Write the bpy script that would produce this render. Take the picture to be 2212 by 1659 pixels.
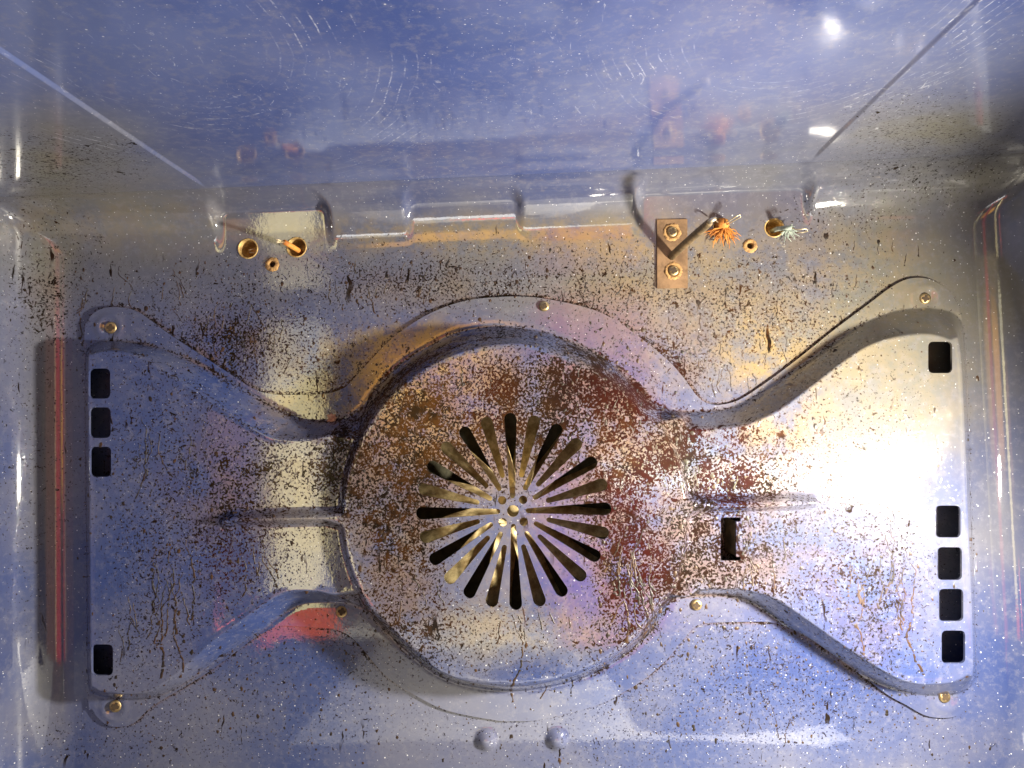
import bpy, bmesh, math, random
import numpy as np
from mathutils import Vector, Matrix
from mathutils.geometry import delaunay_2d_cdt
random.seed(7); rng = np.random.default_rng(7)
scene = bpy.context.scene
for o in list(bpy.data.objects): bpy.data.objects.remove(o)
C = scene.collection

# ------------------------------------------------------------------ camera
# 1 unit "D" = 1/2212 of the picture width measured on the back wall = S metres
F = 1661.0; S = 0.42 / F; CX, CY = 1106.0, 829.5
VPX, VPY = 1179.0, 895.0
wy = Vector((VPX-CX, CY-VPY, -F)).normalized()            # world +Y in camera axes
wx = Vector((1.0, 0.0295, 0)); wx = (wx - wx.dot(wy)*wy).normalized()
wz = wx.cross(wy).normalized()
R = Matrix((wx, wy, wz))                                   # camera axes -> world axes
cam_d = bpy.data.cameras.new('camera'); cam = bpy.data.objects.new('camera', cam_d); C.objects.link(cam)
cam.matrix_world = Matrix.Translation((0, -0.42, 0)) @ R.to_4x4()
cam_d.sensor_width = 36; cam_d.lens = 36*F/2212.0; cam_d.clip_start = 0.005; cam_d.clip_end = 60
scene.camera = cam
scene.render.resolution_x, scene.render.resolution_y = 1024, 768
Rn = np.array(R)

def ceil_pt(X, Y, zt=480.0):
    d = Rn @ np.array([X-CX, CY-Y, -F]); t = zt/d[2]
    return d[0]*t*S, (d[1]*t-F)*S
def px(X, Y, h=0.0):
    """picture position (D units) -> wall coordinates (x, z) in D, on the plane h D in front of the back wall"""
    d = Rn @ np.array([X-CX, CY-Y, -F]); t = (F-h)/d[1]
    return d[0]*t, d[2]*t
def poly(pts, h): return np.array([px(a, b, h) for a, b in pts])
def to_px(x, z, h=0.0):
    v = np.stack([x, (F-h)*np.ones_like(x), z], -1) @ Rn     # rows: world -> camera
    k = -F/v[..., 2]
    return v[..., 0]*k+CX, CY-v[..., 1]*k

# ------------------------------------------------------------------ nodes helper
class NT:
    def __init__(s, tree): s.t = tree; s.n = tree.nodes; s.l = tree.links
    def node(s, typ, props=None, **ins):
        nd = s.n.new(typ)
        for k, v in (props or {}).items(): setattr(nd, k, v)
        for k, v in ins.items():
            key = int(k[1:]) if (k[0] == 'i' and k[1:].isdigit()) else k.replace('_', ' ')
            sk = nd.inputs[key]
            if isinstance(v, bpy.types.NodeSocket): s.l.new(v, sk)
            else: sk.default_value = v
        return nd
    def m(s, op, a, b=None, c=None, clamp=False):
        nd = s.node('ShaderNodeMath', {'operation': op, 'use_clamp': clamp}, i0=a)
        if b is not None:
            if isinstance(b, bpy.types.NodeSocket): s.l.new(b, nd.inputs[1])
            else: nd.inputs[1].default_value = b
        if c is not None:
            if isinstance(c, bpy.types.NodeSocket): s.l.new(c, nd.inputs[2])
            else: nd.inputs[2].default_value = c
        return nd.outputs[0]
    def ss(s, v, lo, hi):
        return s.node('ShaderNodeMapRange', {'interpolation_type': 'SMOOTHSTEP'}, Value=v, From_Min=lo, From_Max=hi).outputs[0]
    def mix(s, f, a, b):
        nd = s.n.new('ShaderNodeMix'); nd.data_type = 'RGBA'
        for i, v in ((0, f), (6, a), (7, b)):
            if isinstance(v, bpy.types.NodeSocket): s.l.new(v, nd.inputs[i])
            else: nd.inputs[i].default_value = v if i == 0 else (*v, 1)
        return nd.outputs[2]
    def noise(s, vec, scale, detail=3, rough=.55, dist=0):
        return s.node('ShaderNodeTexNoise', Vector=vec, Scale=scale, Detail=detail, Roughness=rough, Distortion=dist).outputs[0]
    def vmul(s, vec, k):
        nd = s.n.new('ShaderNodeVectorMath'); nd.operation = 'MULTIPLY'; s.l.new(vec, nd.inputs[0]); nd.inputs[1].default_value = k
        return nd.outputs[0]

# ------------------------------------------------------------------ world: room tone, with coloured patches painted in for the enamel to mirror
world = bpy.data.worlds.new('World'); scene.world = world; world.use_nodes = True
W = NT(world.node_tree); bg = W.n['Background']
tc = W.n.new('ShaderNodeTexCoord')
sep = W.node('ShaderNodeSeparateXYZ', Vector=tc.outputs['Generated'])
ny = W.m('MAXIMUM', W.m('MULTIPLY', sep.outputs[1], -1.0), 0.05)
U = W.m('DIVIDE', sep.outputs[0], ny); V = W.m('DIVIDE', sep.outputs[2], ny)
cmb = W.node('ShaderNodeCombineXYZ', X=U, Y=V)
nz = W.node('ShaderNodeTexNoise', Vector=cmb.outputs[0], Scale=7.0, Detail=3.0)
nzs = W.node('ShaderNodeSeparateColor', Color=nz.outputs[1])
JIT = 0.035
Uj = W.m('ADD', U, W.m('MULTIPLY', W.m('SUBTRACT', nzs.outputs[0], .5), JIT))
Vj = W.m('ADD', V, W.m('MULTIPLY', W.m('SUBTRACT', nzs.outputs[1], .5), JIT))
col = W.mix(W.ss(V, -0.6, 0.5), (.075, .080, .11), (.12, .10, .065))
col = W.mix(W.m('MULTIPLY', W.ss(W.noise(cmb.outputs[0], 3.0, 2), .45, .62), .7), col, (.19, .15, .09))
def patch(x0, y0, x1, y1, c, soft=.01, shear=0.0, amt=1.0):
    """reflection painted into the world: a box in direction space, edges roughened"""
    global col
    (a0, b0), (a1, b1) = px(x0, y0), px(x1, y1)
    u0, u1 = min(a0, a1)/F, max(a0, a1)/F; v0, v1 = min(b0, b1)/F, max(b0, b1)/F
    uu = W.m('SUBTRACT', Uj, W.m('MULTIPLY', W.m('SUBTRACT', V, v0), shear))
    k = W.m('MULTIPLY', W.ss(uu, u0-soft, u0+soft), W.ss(uu, u1+soft, u1-soft))
    k = W.m('MULTIPLY', k, W.m('MULTIPLY', W.ss(Vj, v0-soft, v0+soft), W.ss(Vj, v1+soft, v1-soft)))
    c = tuple(1.9*q_ for q_ in c)
    if amt != 1: k = W.m('MULTIPLY', k, amt)
    col = W.mix(k, col, c)
patch(574, 700, 706, 1290, (1.9, 1.6, .8))              # tan band painted for the left wing's reflection
patch(590, 700, 690, 800, (.9, .85, .6))
patch(690, 480, 1380, 640, (.42, .32, .18), .06)          # warm band painted for the reflection above the cover
patch(810, 740, 1120, 1010, (1.2, .55, .10), .04)
patch(1290, 860, 1440, 1060, (2.6, 1.05, .35), .02)
patch(1640, 900, 1760, 1010, (2.2, 1.1, .4), .02)
patch(1400, 800, 1520, 1060, (.8, .18, .2), .02, amt=.6)
patch(700, 1370, 1500, 1500, (.9, .85, .70), .02)
patch(690, 1500, 1560, 1606, (2.2, 2.2, 2.2), .008, shear=-.8)
patch(1560, 1588, 1830, 1614, (2.4, 2.4, 2.2), .004)
patch(585, 1300, 745, 1420, (1.3, .20, .02), .003, shear=-.25)
patch(412, 1235, 455, 1405, (2.8, .5, .35), .004, shear=-.12)
patch(1000, 1422, 1205, 1462, (3.2, .35, .45), .006)
patch(440, 840, 560, 1100, (.7, .35, .2), .03, amt=.6)
patch(1230, 380, 2050, 1560, (.20, .10, .06), .06)
patch(1160, 650, 1470, 1500, (.62, .07, .06), .03)
patch(1400, 500, 1490, 1500, (.75, .48, .24), .02)
bg.inputs[1].default_value = 0.72
W.l.new(col, bg.inputs[0])

# ------------------------------------------------------------------ the work lamp leaning by the right wall
def P3(x, z, h): return Vector((x*S, -h*S, z*S))
LX, LZ = px(2145, 1080)
ld = bpy.data.lights.new('work_lamp', 'AREA'); ld.shape = 'RECTANGLE'; ld.size = .027; ld.size_y = .026
ld.energy = 3.3; ld.color = (1.0, .92, .75)
lamp = bpy.data.objects.new('work_lamp', ld); C.objects.link(lamp); lamp.location = P3(LX, LZ, 650)
lamp.rotation_euler = Vector((-.95, .24, -.24)).to_track_quat('-Z', 'Y').to_euler()

scene.view_settings.view_transform = 'Standard'; scene.view_settings.look = 'None'
scene.view_settings.exposure = 0.5; scene.view_settings.gamma = 1.0; scene.view_settings.use_curve_mapping = False

# ------------------------------------------------------------------ materials
def enamel(name, blue=(.034, .056, .180), pale=(.108, .116, .190), fleck=1.0, scratches=False, rough=.36, warm=True):
    mt = bpy.data.materials.new(name); mt.use_nodes = True; N = NT(mt.node_tree); b = N.n['Principled BSDF']
    v = N.n.new('ShaderNodeTexCoord').outputs['Object']
    sp = N.node('ShaderNodeSeparateXYZ', Vector=v)
    dirt_and_shade = N.node('ShaderNodeAttribute', {'attribute_name': 'dirt_and_shade'}).outputs['Fac']
    film = N.node('ShaderNodeAttribute', {'attribute_name': 'film'}).outputs['Fac']
    red = N.node('ShaderNodeAttribute', {'attribute_name': 'red'}).outputs['Fac']
    big = N.ss(N.noise(v, 9, 4, .6), .38, .66)
    c = N.mix(big, blue, pale)
    grey = N.node('ShaderNodeAttribute', {'attribute_name': 'grey'}).outputs['Fac']
    c = N.mix(N.m('MULTIPLY', grey, N.m('ADD', .55, N.m('MULTIPLY', big, .45))), c, (.138, .134, .120))
    fn = N.noise(v, 260, 3, .7)
    c = N.mix(N.m('MULTIPLY', N.ss(fn, .45, .75), .35), c, (.20, .20, .25))
    # baked on yellow-brown film
    fm = N.m('MULTIPLY', N.m('MULTIPLY', film, .8), N.ss(N.noise(v, 60, 4, .78), .36, .62))
    c = N.mix(N.m('MINIMUM', fm, 1.0), c, (.26, .19, .085) if warm else (.33, .31, .25))
    soft = N.m('MULTIPLY', N.m('MULTIPLY', N.ss(dirt_and_shade, .35, 1.0), .62), N.ss(N.noise(v, 38, 4, .7), .36, .62))
    c = N.mix(soft, c, (.150, .085, .040))
    # white flecks of the enamel
    vo = N.node('ShaderNodeTexVoronoi', Vector=v, Scale=520.0)
    fl = N.m('MULTIPLY', N.ss(vo.outputs['Distance'], .15, .05), N.m('GREATER_THAN', N.node('ShaderNodeSeparateColor', Color=vo.outputs['Color']).outputs[0], .62))
    vo2 = N.node('ShaderNodeTexVoronoi', Vector=v, Scale=210.0)
    fl2 = N.m('MULTIPLY', N.ss(vo2.outputs['Distance'], .105, .04), N.m('GREATER_THAN', N.node('ShaderNodeSeparateColor', Color=vo2.outputs['Color']).outputs[1], .80))
    fl = N.m('MULTIPLY', N.m('MAXIMUM', fl, fl2), fleck, clamp=True)
    c = N.mix(N.m('MULTIPLY', fl, N.m('SUBTRACT', 1.0, N.m('MULTIPLY', dirt_and_shade, .8))), c, (.70, .72, .78))
    rgh = N.m('ADD', rough, N.m('MULTIPLY', N.ss(N.noise(v, 60, 4, .7), .4, .8), .16))
    if scratches:
        for (sx, sy, sc, sr_) in ((*ceil_pt(300, 90), 480., .115), (*ceil_pt(1790, 40), 520., .085)):
            mp = N.n.new('ShaderNodeVectorMath'); mp.operation = 'SUBTRACT'; N.l.new(v, mp.inputs[0]); mp.inputs[1].default_value = (sx, sy, 0)
            q = N.vmul(mp.outputs[0], (1, .7, 0))
            ln = N.n.new('ShaderNodeVectorMath'); ln.operation = 'LENGTH'; N.l.new(q, ln.inputs[0])
            rr = N.m('ADD', ln.outputs[1], N.m('MULTIPLY', N.noise(v, 25, 2), .006))
            ring = N.ss(N.m('SINE', N.m('MULTIPLY', rr, sc*3.1)), .86, 1.0)
            msk = N.m('MULTIPLY', N.ss(ln.outputs[1], sr_, sr_-.03), N.m('MULTIPLY', N.ss(ln.outputs[1], .03, .05), N.ss(N.noise(v, 22, 4, .7), .48, .66)))
            msk = N.m('MULTIPLY', msk, N.ss(N.noise(v, 420, 2, .7), .38, .66))
            c = N.mix(N.m('MULTIPLY', N.m('MULTIPLY', ring, msk), .55), c, (.62, .64, .75))
        sm = N.m('MULTIPLY', N.ss(N.noise(N.vmul(v, (1, .35, 1)), 210, 4, .75, 1.5), .60, .78), N.ss(N.noise(v, 12, 3), .45, .65))
        c = N.mix(N.m('MULTIPLY', sm, .6), c, (.60, .62, .70))
    # burnt spatter: fine grains, blotches and runs
    n1 = N.noise(v, 780, 4, .62); n1b = N.noise(v, 240, 5, .75, .8)
    n2 = N.noise(v, 130, 4, .7)
    dd = N.m('MULTIPLY', dirt_and_shade, N.m('ADD', -.25, N.m('ADD', N.m('MULTIPLY', n2, .8), N.m('MULTIPLY', N.noise(v, 32, 2, .6), 1.7))))
    g1 = N.ss(N.m('ADD', n1, N.m('MULTIPLY', dd, .16)), .635, .685)
    g2 = N.ss(N.m('ADD', n1b, N.m('MULTIPLY', dd, .115)), .655, .68)
    warp = N.node('ShaderNodeTexNoise', Vector=v, Scale=45.0, Detail=3.0)
    wv = N.n.new('ShaderNodeVectorMath'); wv.operation = 'MULTIPLY_ADD'; N.l.new(warp.outputs[1], wv.inputs[0]); wv.inputs[1].default_value = (.012, .012, .012); N.l.new(v, wv.inputs[2])
    run = N.noise(N.vmul(wv.outputs[0], (1, 1, .11)), 330, 2, .5)
    runm = N.m('MULTIPLY', N.ss(N.noise(v, 30, 3, .6), .48, .58), 1.0)
    g3 = N.m('MULTIPLY', N.ss(N.m('ADD', run, N.m('MULTIPLY', dirt_and_shade, .09)), .690, .715), runm)
    g = N.m('MULTIPLY', N.m('MAXIMUM', N.m('MAXIMUM', g1, g2), g3), N.ss(dirt_and_shade, .02, .12), clamp=True)
    dc = N.mix(N.m('MULTIPLY', N.ss(n2, .40, .62), N.m('ADD', .12, film), clamp=True), (.008, .005, .0035), (.050, .020, .006))
    dc = N.mix(N.m('MULTIPLY', red, N.ss(N.noise(v, 50, 2), .3, .6)), dc, (.026, .004, .003))
    ash = N.m('MULTIPLY', N.ss(N.noise(v, 520, 3, .7), .56, .66), N.m('MULTIPLY', dirt_and_shade, .10))
    c = N.mix(N.m('MULTIPLY', ash, N.ss(dirt_and_shade, .1, .5), clamp=True), c, (.50, .45, .42))
    c = N.mix(g, c, dc)
    rgh = N.m('ADD', N.m('ADD', rgh, N.m('MULTIPLY', g, .38)), N.m('MULTIPLY', fm, .10))
    N.l.new(c, b.inputs['Base Color']); N.l.new(rgh, b.inputs['Roughness'])
    b.inputs['IOR'].default_value = 1.45; b.inputs['Specular IOR Level'].default_value = .04
    N.l.new(N.m('SUBTRACT', 1.0, N.m('MULTIPLY', g, .88)), b.inputs['Coat Weight'])
    b.inputs['Coat IOR'].default_value = 2.05
    N.l.new(N.m('ADD', .085 if scratches else .03, N.m('ADD', N.m('MULTIPLY', dirt_and_shade, .035), N.m('MULTIPLY', big, .015))), b.inputs['Coat Roughness'])
    hgt = N.m('ADD', N.m('MULTIPLY', g, .4), N.m('MULTIPLY', fn, .25))
    bp = N.node('ShaderNodeBump', Height=hgt, Strength=.4, Distance=.00028)
    N.l.new(bp.outputs[0], b.inputs['Normal'])
    N.l.new(bp.outputs[0], b.inputs['Coat Normal'])
    return mt

def metal(name, c1, c2, rough=.35, metallic=1.0, scale=180, bump=.4):
    mt = bpy.data.materials.new(name); mt.use_nodes = True; N = NT(mt.node_tree); b = N.n['Principled BSDF']
    v = N.n.new('ShaderNodeTexCoord').outputs['Object']
    n = N.noise(v, scale, 5, .7)
    N.l.new(N.mix(N.ss(n, .38, .64), c1, c2), b.inputs['Base Color'])
    N.l.new(N.m('ADD', rough, N.m('MULTIPLY', n, .25)), b.inputs['Roughness'])
    b.inputs['Metallic'].default_value = metallic
    bp = N.node('ShaderNodeBump', Height=N.noise(v, scale*4, 3, .6), Strength=bump, Distance=.0003)
    N.l.new(bp.outputs[0], b.inputs['Normal'])
    return mt
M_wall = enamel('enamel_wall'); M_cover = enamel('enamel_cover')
M_ceil = enamel('enamel_ceiling', blue=(.046, .072, .225), pale=(.092, .120, .275), fleck=.5, scratches=True)
M_side = enamel('enamel_side'); M_floor = enamel('enamel_floor', blue=(.20, .20, .20), pale=(.32, .31, .28))
M_brass = metal('brass_screw', (.60, .47, .26), (.24, .17, .09), .36)
M_recess_shade = metal('recess_shade', (.02, .012, .008), (.05, .03, .015), .7, 0)  # near-black that stands for the shade inside recesses
M_copper = metal('heat_tinted_plate', (.27, .165, .09), (.15, .09, .05), .5, .45, 90)
M_rod = metal('sooty_sheath', (.10, .075, .045), (.22, .15, .08), .45, .5)
M_galv = metal('oily_galvanised', (.86, .70, .38), (.36, .25, .11), .38, .45, 80)
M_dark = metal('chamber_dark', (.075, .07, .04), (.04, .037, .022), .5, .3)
M_sleeve = metal('hole_sleeve', (.75, .54, .22), (.32, .20, .08), .45, .5)
M_orange = metal('orange_glass_fibre', (.62, .27, .05), (.40, .13, .02), .6, 0)
M_white = metal('pale_glass_fibre', (.46, .52, .46), (.22, .27, .24), .5, 0)
M_strand = metal('tinned_strand', (.85, .75, .55), (.5, .4, .25), .3, .9)
M_crumb = metal('pink_crumb', (.62, .36, .22), (.40, .20, .12), .8, 0, 400, 1)
M_rust = metal('rusty_burr', (.50, .30, .12), (.22, .12, .05), .7, .2, 500, 1)

# ------------------------------------------------------------------ object helpers
def link(name, verts, faces, mat, parent=None, smooth=True):
    me = bpy.data.meshes.new(name); me.from_pydata([tuple(v) for v in verts], [], [tuple(f) for f in faces])
    me.materials.append(mat)
    if smooth: me.polygons.foreach_set('use_smooth', [True]*len(me.polygons))
    me.update(); o = bpy.data.objects.new(name, me); C.objects.link(o)
    if parent: o.parent = parent
    return o
def linkbm(name, bm, mat, parent=None, smooth=True):
    me = bpy.data.meshes.new(name); bm.to_mesh(me); bm.free(); me.materials.append(mat)
    if smooth: me.polygons.foreach_set('use_smooth', [True]*len(me.polygons))
    o = bpy.data.objects.new(name, me); C.objects.link(o)
    if parent: o.parent = parent
    return o
def thing(name, label, cat, loc, group=None):
    o = bpy.data.objects.new(name, None); C.objects.link(o); o.location = loc; o.empty_display_size = .01
    o['label'] = label; o['category'] = cat
    if group: o['group'] = group
    return o
def tube(pts, rad, seg=12):
    """closed tube through points; rad scalar or list. returns verts, faces"""
    pts = [Vector(p) for p in pts]; n = len(pts); V_, F_ = [], []
    if not hasattr(rad, '__len__'): rad = [rad]*n
    up = Vector((.13, .27, .95))
    for i, p in enumerate(pts):
        t = (pts[min(i+1, n-1)]-pts[max(i-1, 0)]).normalized()
        a = t.cross(up).normalized(); b = a.cross(t).normalized()
        for k in range(seg):
            q = 2*math.pi*k/seg; V_.append(p + rad[i]*(math.cos(q)*a + math.sin(q)*b))
    for i in range(n-1):
        for k in range(seg):
            F_.append((i*seg+k, i*seg+(k+1) % seg, (i+1)*seg+(k+1) % seg, (i+1)*seg+k))
    F_.append(tuple(range(seg))[::-1]); F_.append(tuple((n-1)*seg+k for k in range(seg)))
    return V_, F_
def lathe_y(prof, seg=40):
    """profile of (radius, h) about the Y axis, h towards the viewer; D units -> metres"""
    V_, F_ = [], []
    for r, h in prof:
        for k in range(seg):
            q = 2*math.pi*k/seg; V_.append((r*S*math.cos(q), -h*S, r*S*math.sin(q)))
    for i in range(len(prof)-1):
        for k in range(seg):
            F_.append((i*seg+k, (i+1)*seg+k, (i+1)*seg+(k+1) % seg, i*seg+(k+1) % seg))
    return V_, F_

def seg_dist(PX, PZ, pg, closed=True):
    d = np.full(PX.shape, 1e9); n = len(pg)
    for i in range(n if closed else n-1):
        a = pg[i]; b = pg[(i+1) % n]; ab = b-a; L = max((ab**2).sum(), 1e-9)
        t = np.clip(((PX-a[0])*ab[0]+(PZ-a[1])*ab[1])/L, 0, 1)
        d = np.minimum(d, np.hypot(PX-a[0]-t*ab[0], PZ-a[1]-t*ab[1]))
    return d
def inside(PX, PZ, pg):
    c = np.zeros(PX.shape, bool); n = len(pg)
    for i in range(n):
        x0, z0 = pg[i]; x1, z1 = pg[(i+1) % n]
        if z0 == z1: continue
        c ^= ((z0 > PZ) != (z1 > PZ)) & (PX < (x1-x0)*(PZ-z0)/(z1-z0)+x0)
    return c
def smooth_loop(pg, step=3.0, closed=True):
    """Catmull-Rom through the points, resampled"""
    n = len(pg); out = []
    for i in range(n if closed else n-1):
        p0, p1, p2, p3 = (pg[(i-1) % n], pg[i], pg[(i+1) % n], pg[(i+2) % n]) if closed else (pg[max(i-1, 0)], pg[i], pg[i+1], pg[min(i+2, n-1)])
        k = max(1, int(np.hypot(*(p2-p1))/step))
        for j in range(k):
            t = j/k
            out.append(.5*((2*p1)+(-p0+p2)*t+(2*p0-5*p1+4*p2-p3)*t*t+(-p0+3*p1-3*p2+p3)*t**3))
    return np.array(out)
def blur(A, s):
    k = np.arange(-int(3*s), int(3*s)+1); g = np.exp(-k*k/(2*s*s)); g /= g.sum(); r = len(k)//2
    P = np.pad(A, r, mode='edge')
    P = sum(g[i]*P[i:i+A.shape[0], :] for i in range(len(k)))
    return sum(g[i]*P[:, i:i+A.shape[1]] for i in range(len(k)))

# where the dirt is (picture positions): cx, cy, rx, ry, amount
DIRT = [(1110, 900, 300, 170, 1.0), (870, 1120, 130, 270, .95), (1370, 1090, 130, 200, 1.05), (1240, 880, 170, 120, .4), (1110, 1390, 330, 90, .40), (1370, 1280, 90, 140, .5),
        (1560, 1020, 130, 110, .95), (1560, 1200, 200, 110, .5), (1700, 1200, 300, 220, .42), (1900, 1300, 120, 190, .45), (1800, 900, 200, 160, .35),
        (560, 1000, 190, 160, .62), (520, 1210, 130, 130, .55), (330, 1300, 110, 200, .42), (320, 1000, 160, 200, .38),
        (560, 760, 260, 90, .50), (460, 680, 230, 110, .32), (1100, 600, 520, 90, .42), (900, 620, 200, 60, .30), (1500, 700, 300, 100, .42), (1430, 790, 140, 80, .5), (1750, 640, 200, 120, .25), (130, 620, 130, 150, .25), (60, 900, 90, 500, .20), (90, 640, 60, 70, .22),
        (600, 1470, 300, 130, .24), (1640, 1480, 330, 110, .33), (1500, 1600, 700, 90, .18), (300, 1600, 300, 60, .2),
        (130, 350, 180, 60, .45), (2010, 330, 200, 120, .35), (1800, 480, 130, 60, .3), (740, 1000, 60, 160, .5), (1470, 980, 50, 90, .5)]
FILM = [(1050, 510, 420, 45, .9), (760, 790, 160, 70, .85), (650, 870, 90, 40, .8), (1440, 560, 200, 90, .75), (1560, 740, 260, 120, .5), (900, 850, 190, 150, .95), (830, 1150, 100, 200, .5), (640, 1060, 75, 150, .4),
        (930, 740, 130, 40, .9), (1100, 1360, 260, 60, .5), (1370, 960, 100, 100, .75), (1680, 940, 120, 90, .7), (1110, 1100, 240, 230, .35), (200, 480, 300, 60, .35), (1900, 800, 220, 250, .35), (1800, 560, 200, 100, .4), (1640, 760, 90, 90, .6)]
GREY = [(900, 560, 700, 130, .9), (200, 480, 300, 150, .8), (2050, 700, 420, 520, .95), (1500, 620, 400, 200, .7), (110, 1000, 60, 600, .6), (1900, 330, 400, 120, .7), (120, 300, 250, 90, .7), (650, 1080, 90, 200, .6), (1110, 1370, 250, 70, .8)]
RED = [(1370, 1150, 110, 230, 1.0), (1560, 1000, 120, 110, 1.0), (1400, 840, 150, 90, .7), (1060, 870, 70, 110, .8), (510, 1210, 80, 90, .8), (1020, 1290, 80, 60, .8), (1700, 1200, 160, 120, .35)]
def field(blobs, X, Y):
    v = np.zeros_like(X)
    for cx, cy, rx, ry, a in blobs: v += a*np.exp(-(((X-cx)/rx)**2+((Y-cy)/ry)**2)**1.4)
    return np.clip(v, 0, 1.15)
def attrs(me, X, Y):
    for nm, bl in (('dirt_and_shade', DIRT), ('film', FILM), ('red', RED), ('grey', GREY)):
        a = me.attributes.new(nm, 'FLOAT', 'POINT'); a.data.foreach_set('value', field(bl, X, Y).astype(np.float32))

# ------------------------------------------------------------------ the oven cavity
RF = 118.0                                                 # fillet radius, side and top
x_lf = px(165, 1000)[0]; x_rt = px(2122, 1000)[0]
XL, XR = x_lf-RF, x_rt+RF
ZF = px(1100, 531)[1]; ZT = ZF+RF; ZB = px(1100, 1659)[1]-170
HOLES = [(535.6, 537, 21.5), (640.5, 534, 21.5), (588.4, 571, 8), (1558, 488, 17), (1620, 531, 8), (1672, 492, 20)]
HW = [(*px(a, b), r) for a, b, r in HOLES]
FCX, FCZ = px(1108, 1104, 55)                              # centre of the fan opening
NOTCH = [(462, 712, 443, .80), (876, 1126, 428, .50), (1373, 1752, 406, .78)]
xs = np.concatenate([x_lf-RF*np.sin(np.linspace(math.pi/2, 0, 24, endpoint=False)), np.arange(x_lf, x_rt, 4.6), x_rt+RF*np.sin(np.linspace(0, math.pi/2, 25))])
zs = np.concatenate([np.arange(ZB, ZF, 4.6), ZF+RF*np.sin(np.linspace(0, math.pi/2, 34))])
GX, GZ = np.meshgrid(xs, zs)
def arc(d): d = np.clip(d, 0, RF); return RF-np.sqrt(np.maximum(RF*RF-d*d, 0))
Y1 = np.maximum(arc(x_lf-GX), arc(GX-x_rt)); Y2 = arc(GZ-ZF)
sst = lambda t: np.clip(t, 0, 1)**2*(3-2*np.clip(t, 0, 1))
for a, b, y, dep in NOTCH:
    xa, zt = px(a, y, 22); xb, _ = px(b, y, 22)
    qx = np.abs(GX-(xa+xb)/2)-((xb-xa)/2-26); qz = GZ-(zt-26)
    sd = np.hypot(np.maximum(qx, 0), np.maximum(qz, 0))+np.minimum(np.maximum(qx, qz), 0)-26
    Y2 = Y2*(1-dep*sst(-sd/22+.35))
GH = (Y1**3+Y2**3)**(1/3)
for a, b in ((1050, 1601), (1203, 1600)):
    dx, dz = px(a, b, 6); r = np.hypot(GX-dx, GZ-dz); GH += 13*np.clip(1-(r/25)**2, 0, 1)**1.25
GH += .9*np.sin(GX/310+1)*np.sin(GZ/260)                   # the sheet is not quite flat
gx, gz = GX.copy(), GZ.copy(); kill = np.zeros(GX.shape, bool)
for hx, hz, r in HW:
    d = np.hypot(GX-hx, GZ-hz); near = (d < r+2.6) & (d > r-2.6)
    gx[near] = hx+(GX-hx)[near]/d[near]*r; gz[near] = hz+(GZ-hz)[near]/d[near]*r
    kill |= d <= r-2.6
kill |= np.hypot(GX-FCX, GZ-FCZ) < 262
nr, nc = GX.shape
idx = np.arange(nr*nc).reshape(nr, nc)
quad = np.stack([idx[:-1, :-1], idx[:-1, 1:], idx[1:, 1:], idx[1:, :-1]], -1).reshape(-1, 4)
kq = kill.reshape(-1)[quad].any(1); quad = quad[~kq]
vv = np.stack([gx*S, -GH*S, gz*S], -1).reshape(-1, 3)
def fast(name, vv, faces, mat, parent=None):
    used = np.unique(faces); remap = -np.ones(len(vv), int); remap[used] = np.arange(len(used))
    v2 = vv[used]; f2 = remap[faces]; me = bpy.data.meshes.new(name)
    k = f2.shape[1]
    me.vertices.add(len(v2)); me.vertices.foreach_set('co', v2.astype(np.float32).ravel())
    me.loops.add(f2.size); me.loops.foreach_set('vertex_index', f2.ravel().astype(np.int32))
    me.polygons.add(len(f2)); me.polygons.foreach_set('loop_start', np.arange(0, f2.size, k, dtype=np.int32))
    me.polygons.foreach_set('use_smooth', np.ones(len(f2), bool)); me.update(calc_edges=True); me.validate()
    X, Y = to_px(v2[:, 0]/S, v2[:, 2]/S, np.clip(-v2[:, 1]/S, -50, 900)); attrs(me, X, Y)
    me.materials.append(mat); o = bpy.data.objects.new(name, me); C.objects.link(o)
    if parent: o.parent = parent
    return o
# split columns: the two side fillets belong to the side walls
ctr = vv[quad].mean(1)[:, 0]/S
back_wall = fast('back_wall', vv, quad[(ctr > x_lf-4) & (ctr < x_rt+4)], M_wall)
back_wall['kind'] = 'structure'
FRONT = 1080.0
def side(name, colidx, sel):
    ys = np.linspace(0, 1, 60)
    base = quad[sel]
    c0 = np.stack([gx[:, colidx], GH[:, colidx], gz[:, colidx]], -1)
    ex = np.stack([np.stack([c0[:, 0], c0[:, 1]+(FRONT-c0[:, 1])*t, c0[:, 2]], -1) for t in ys], 0)   # (60, nr, 3)
    ev = np.stack([ex[..., 0]*S, -ex[..., 1]*S, ex[..., 2]*S], -1).reshape(-1, 3)
    off = len(vv); ii = np.arange(60*nr).reshape(60, nr)+off
    ii[0] = idx[:, colidx]
    q2 = np.stack([ii[:-1, :-1], ii[:-1, 1:], ii[1:, 1:], ii[1:, :-1]], -1).reshape(-1, 4)
    if colidx != 0: q2 = q2[:, ::-1]
    return fast(name, np.concatenate([vv, ev]), np.concatenate([base, q2]), M_side)
wl = side('wall_left', 0, ctr <= x_lf-4); wr = side('wall_right', nc-1, ctr >= x_rt+4)
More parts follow.
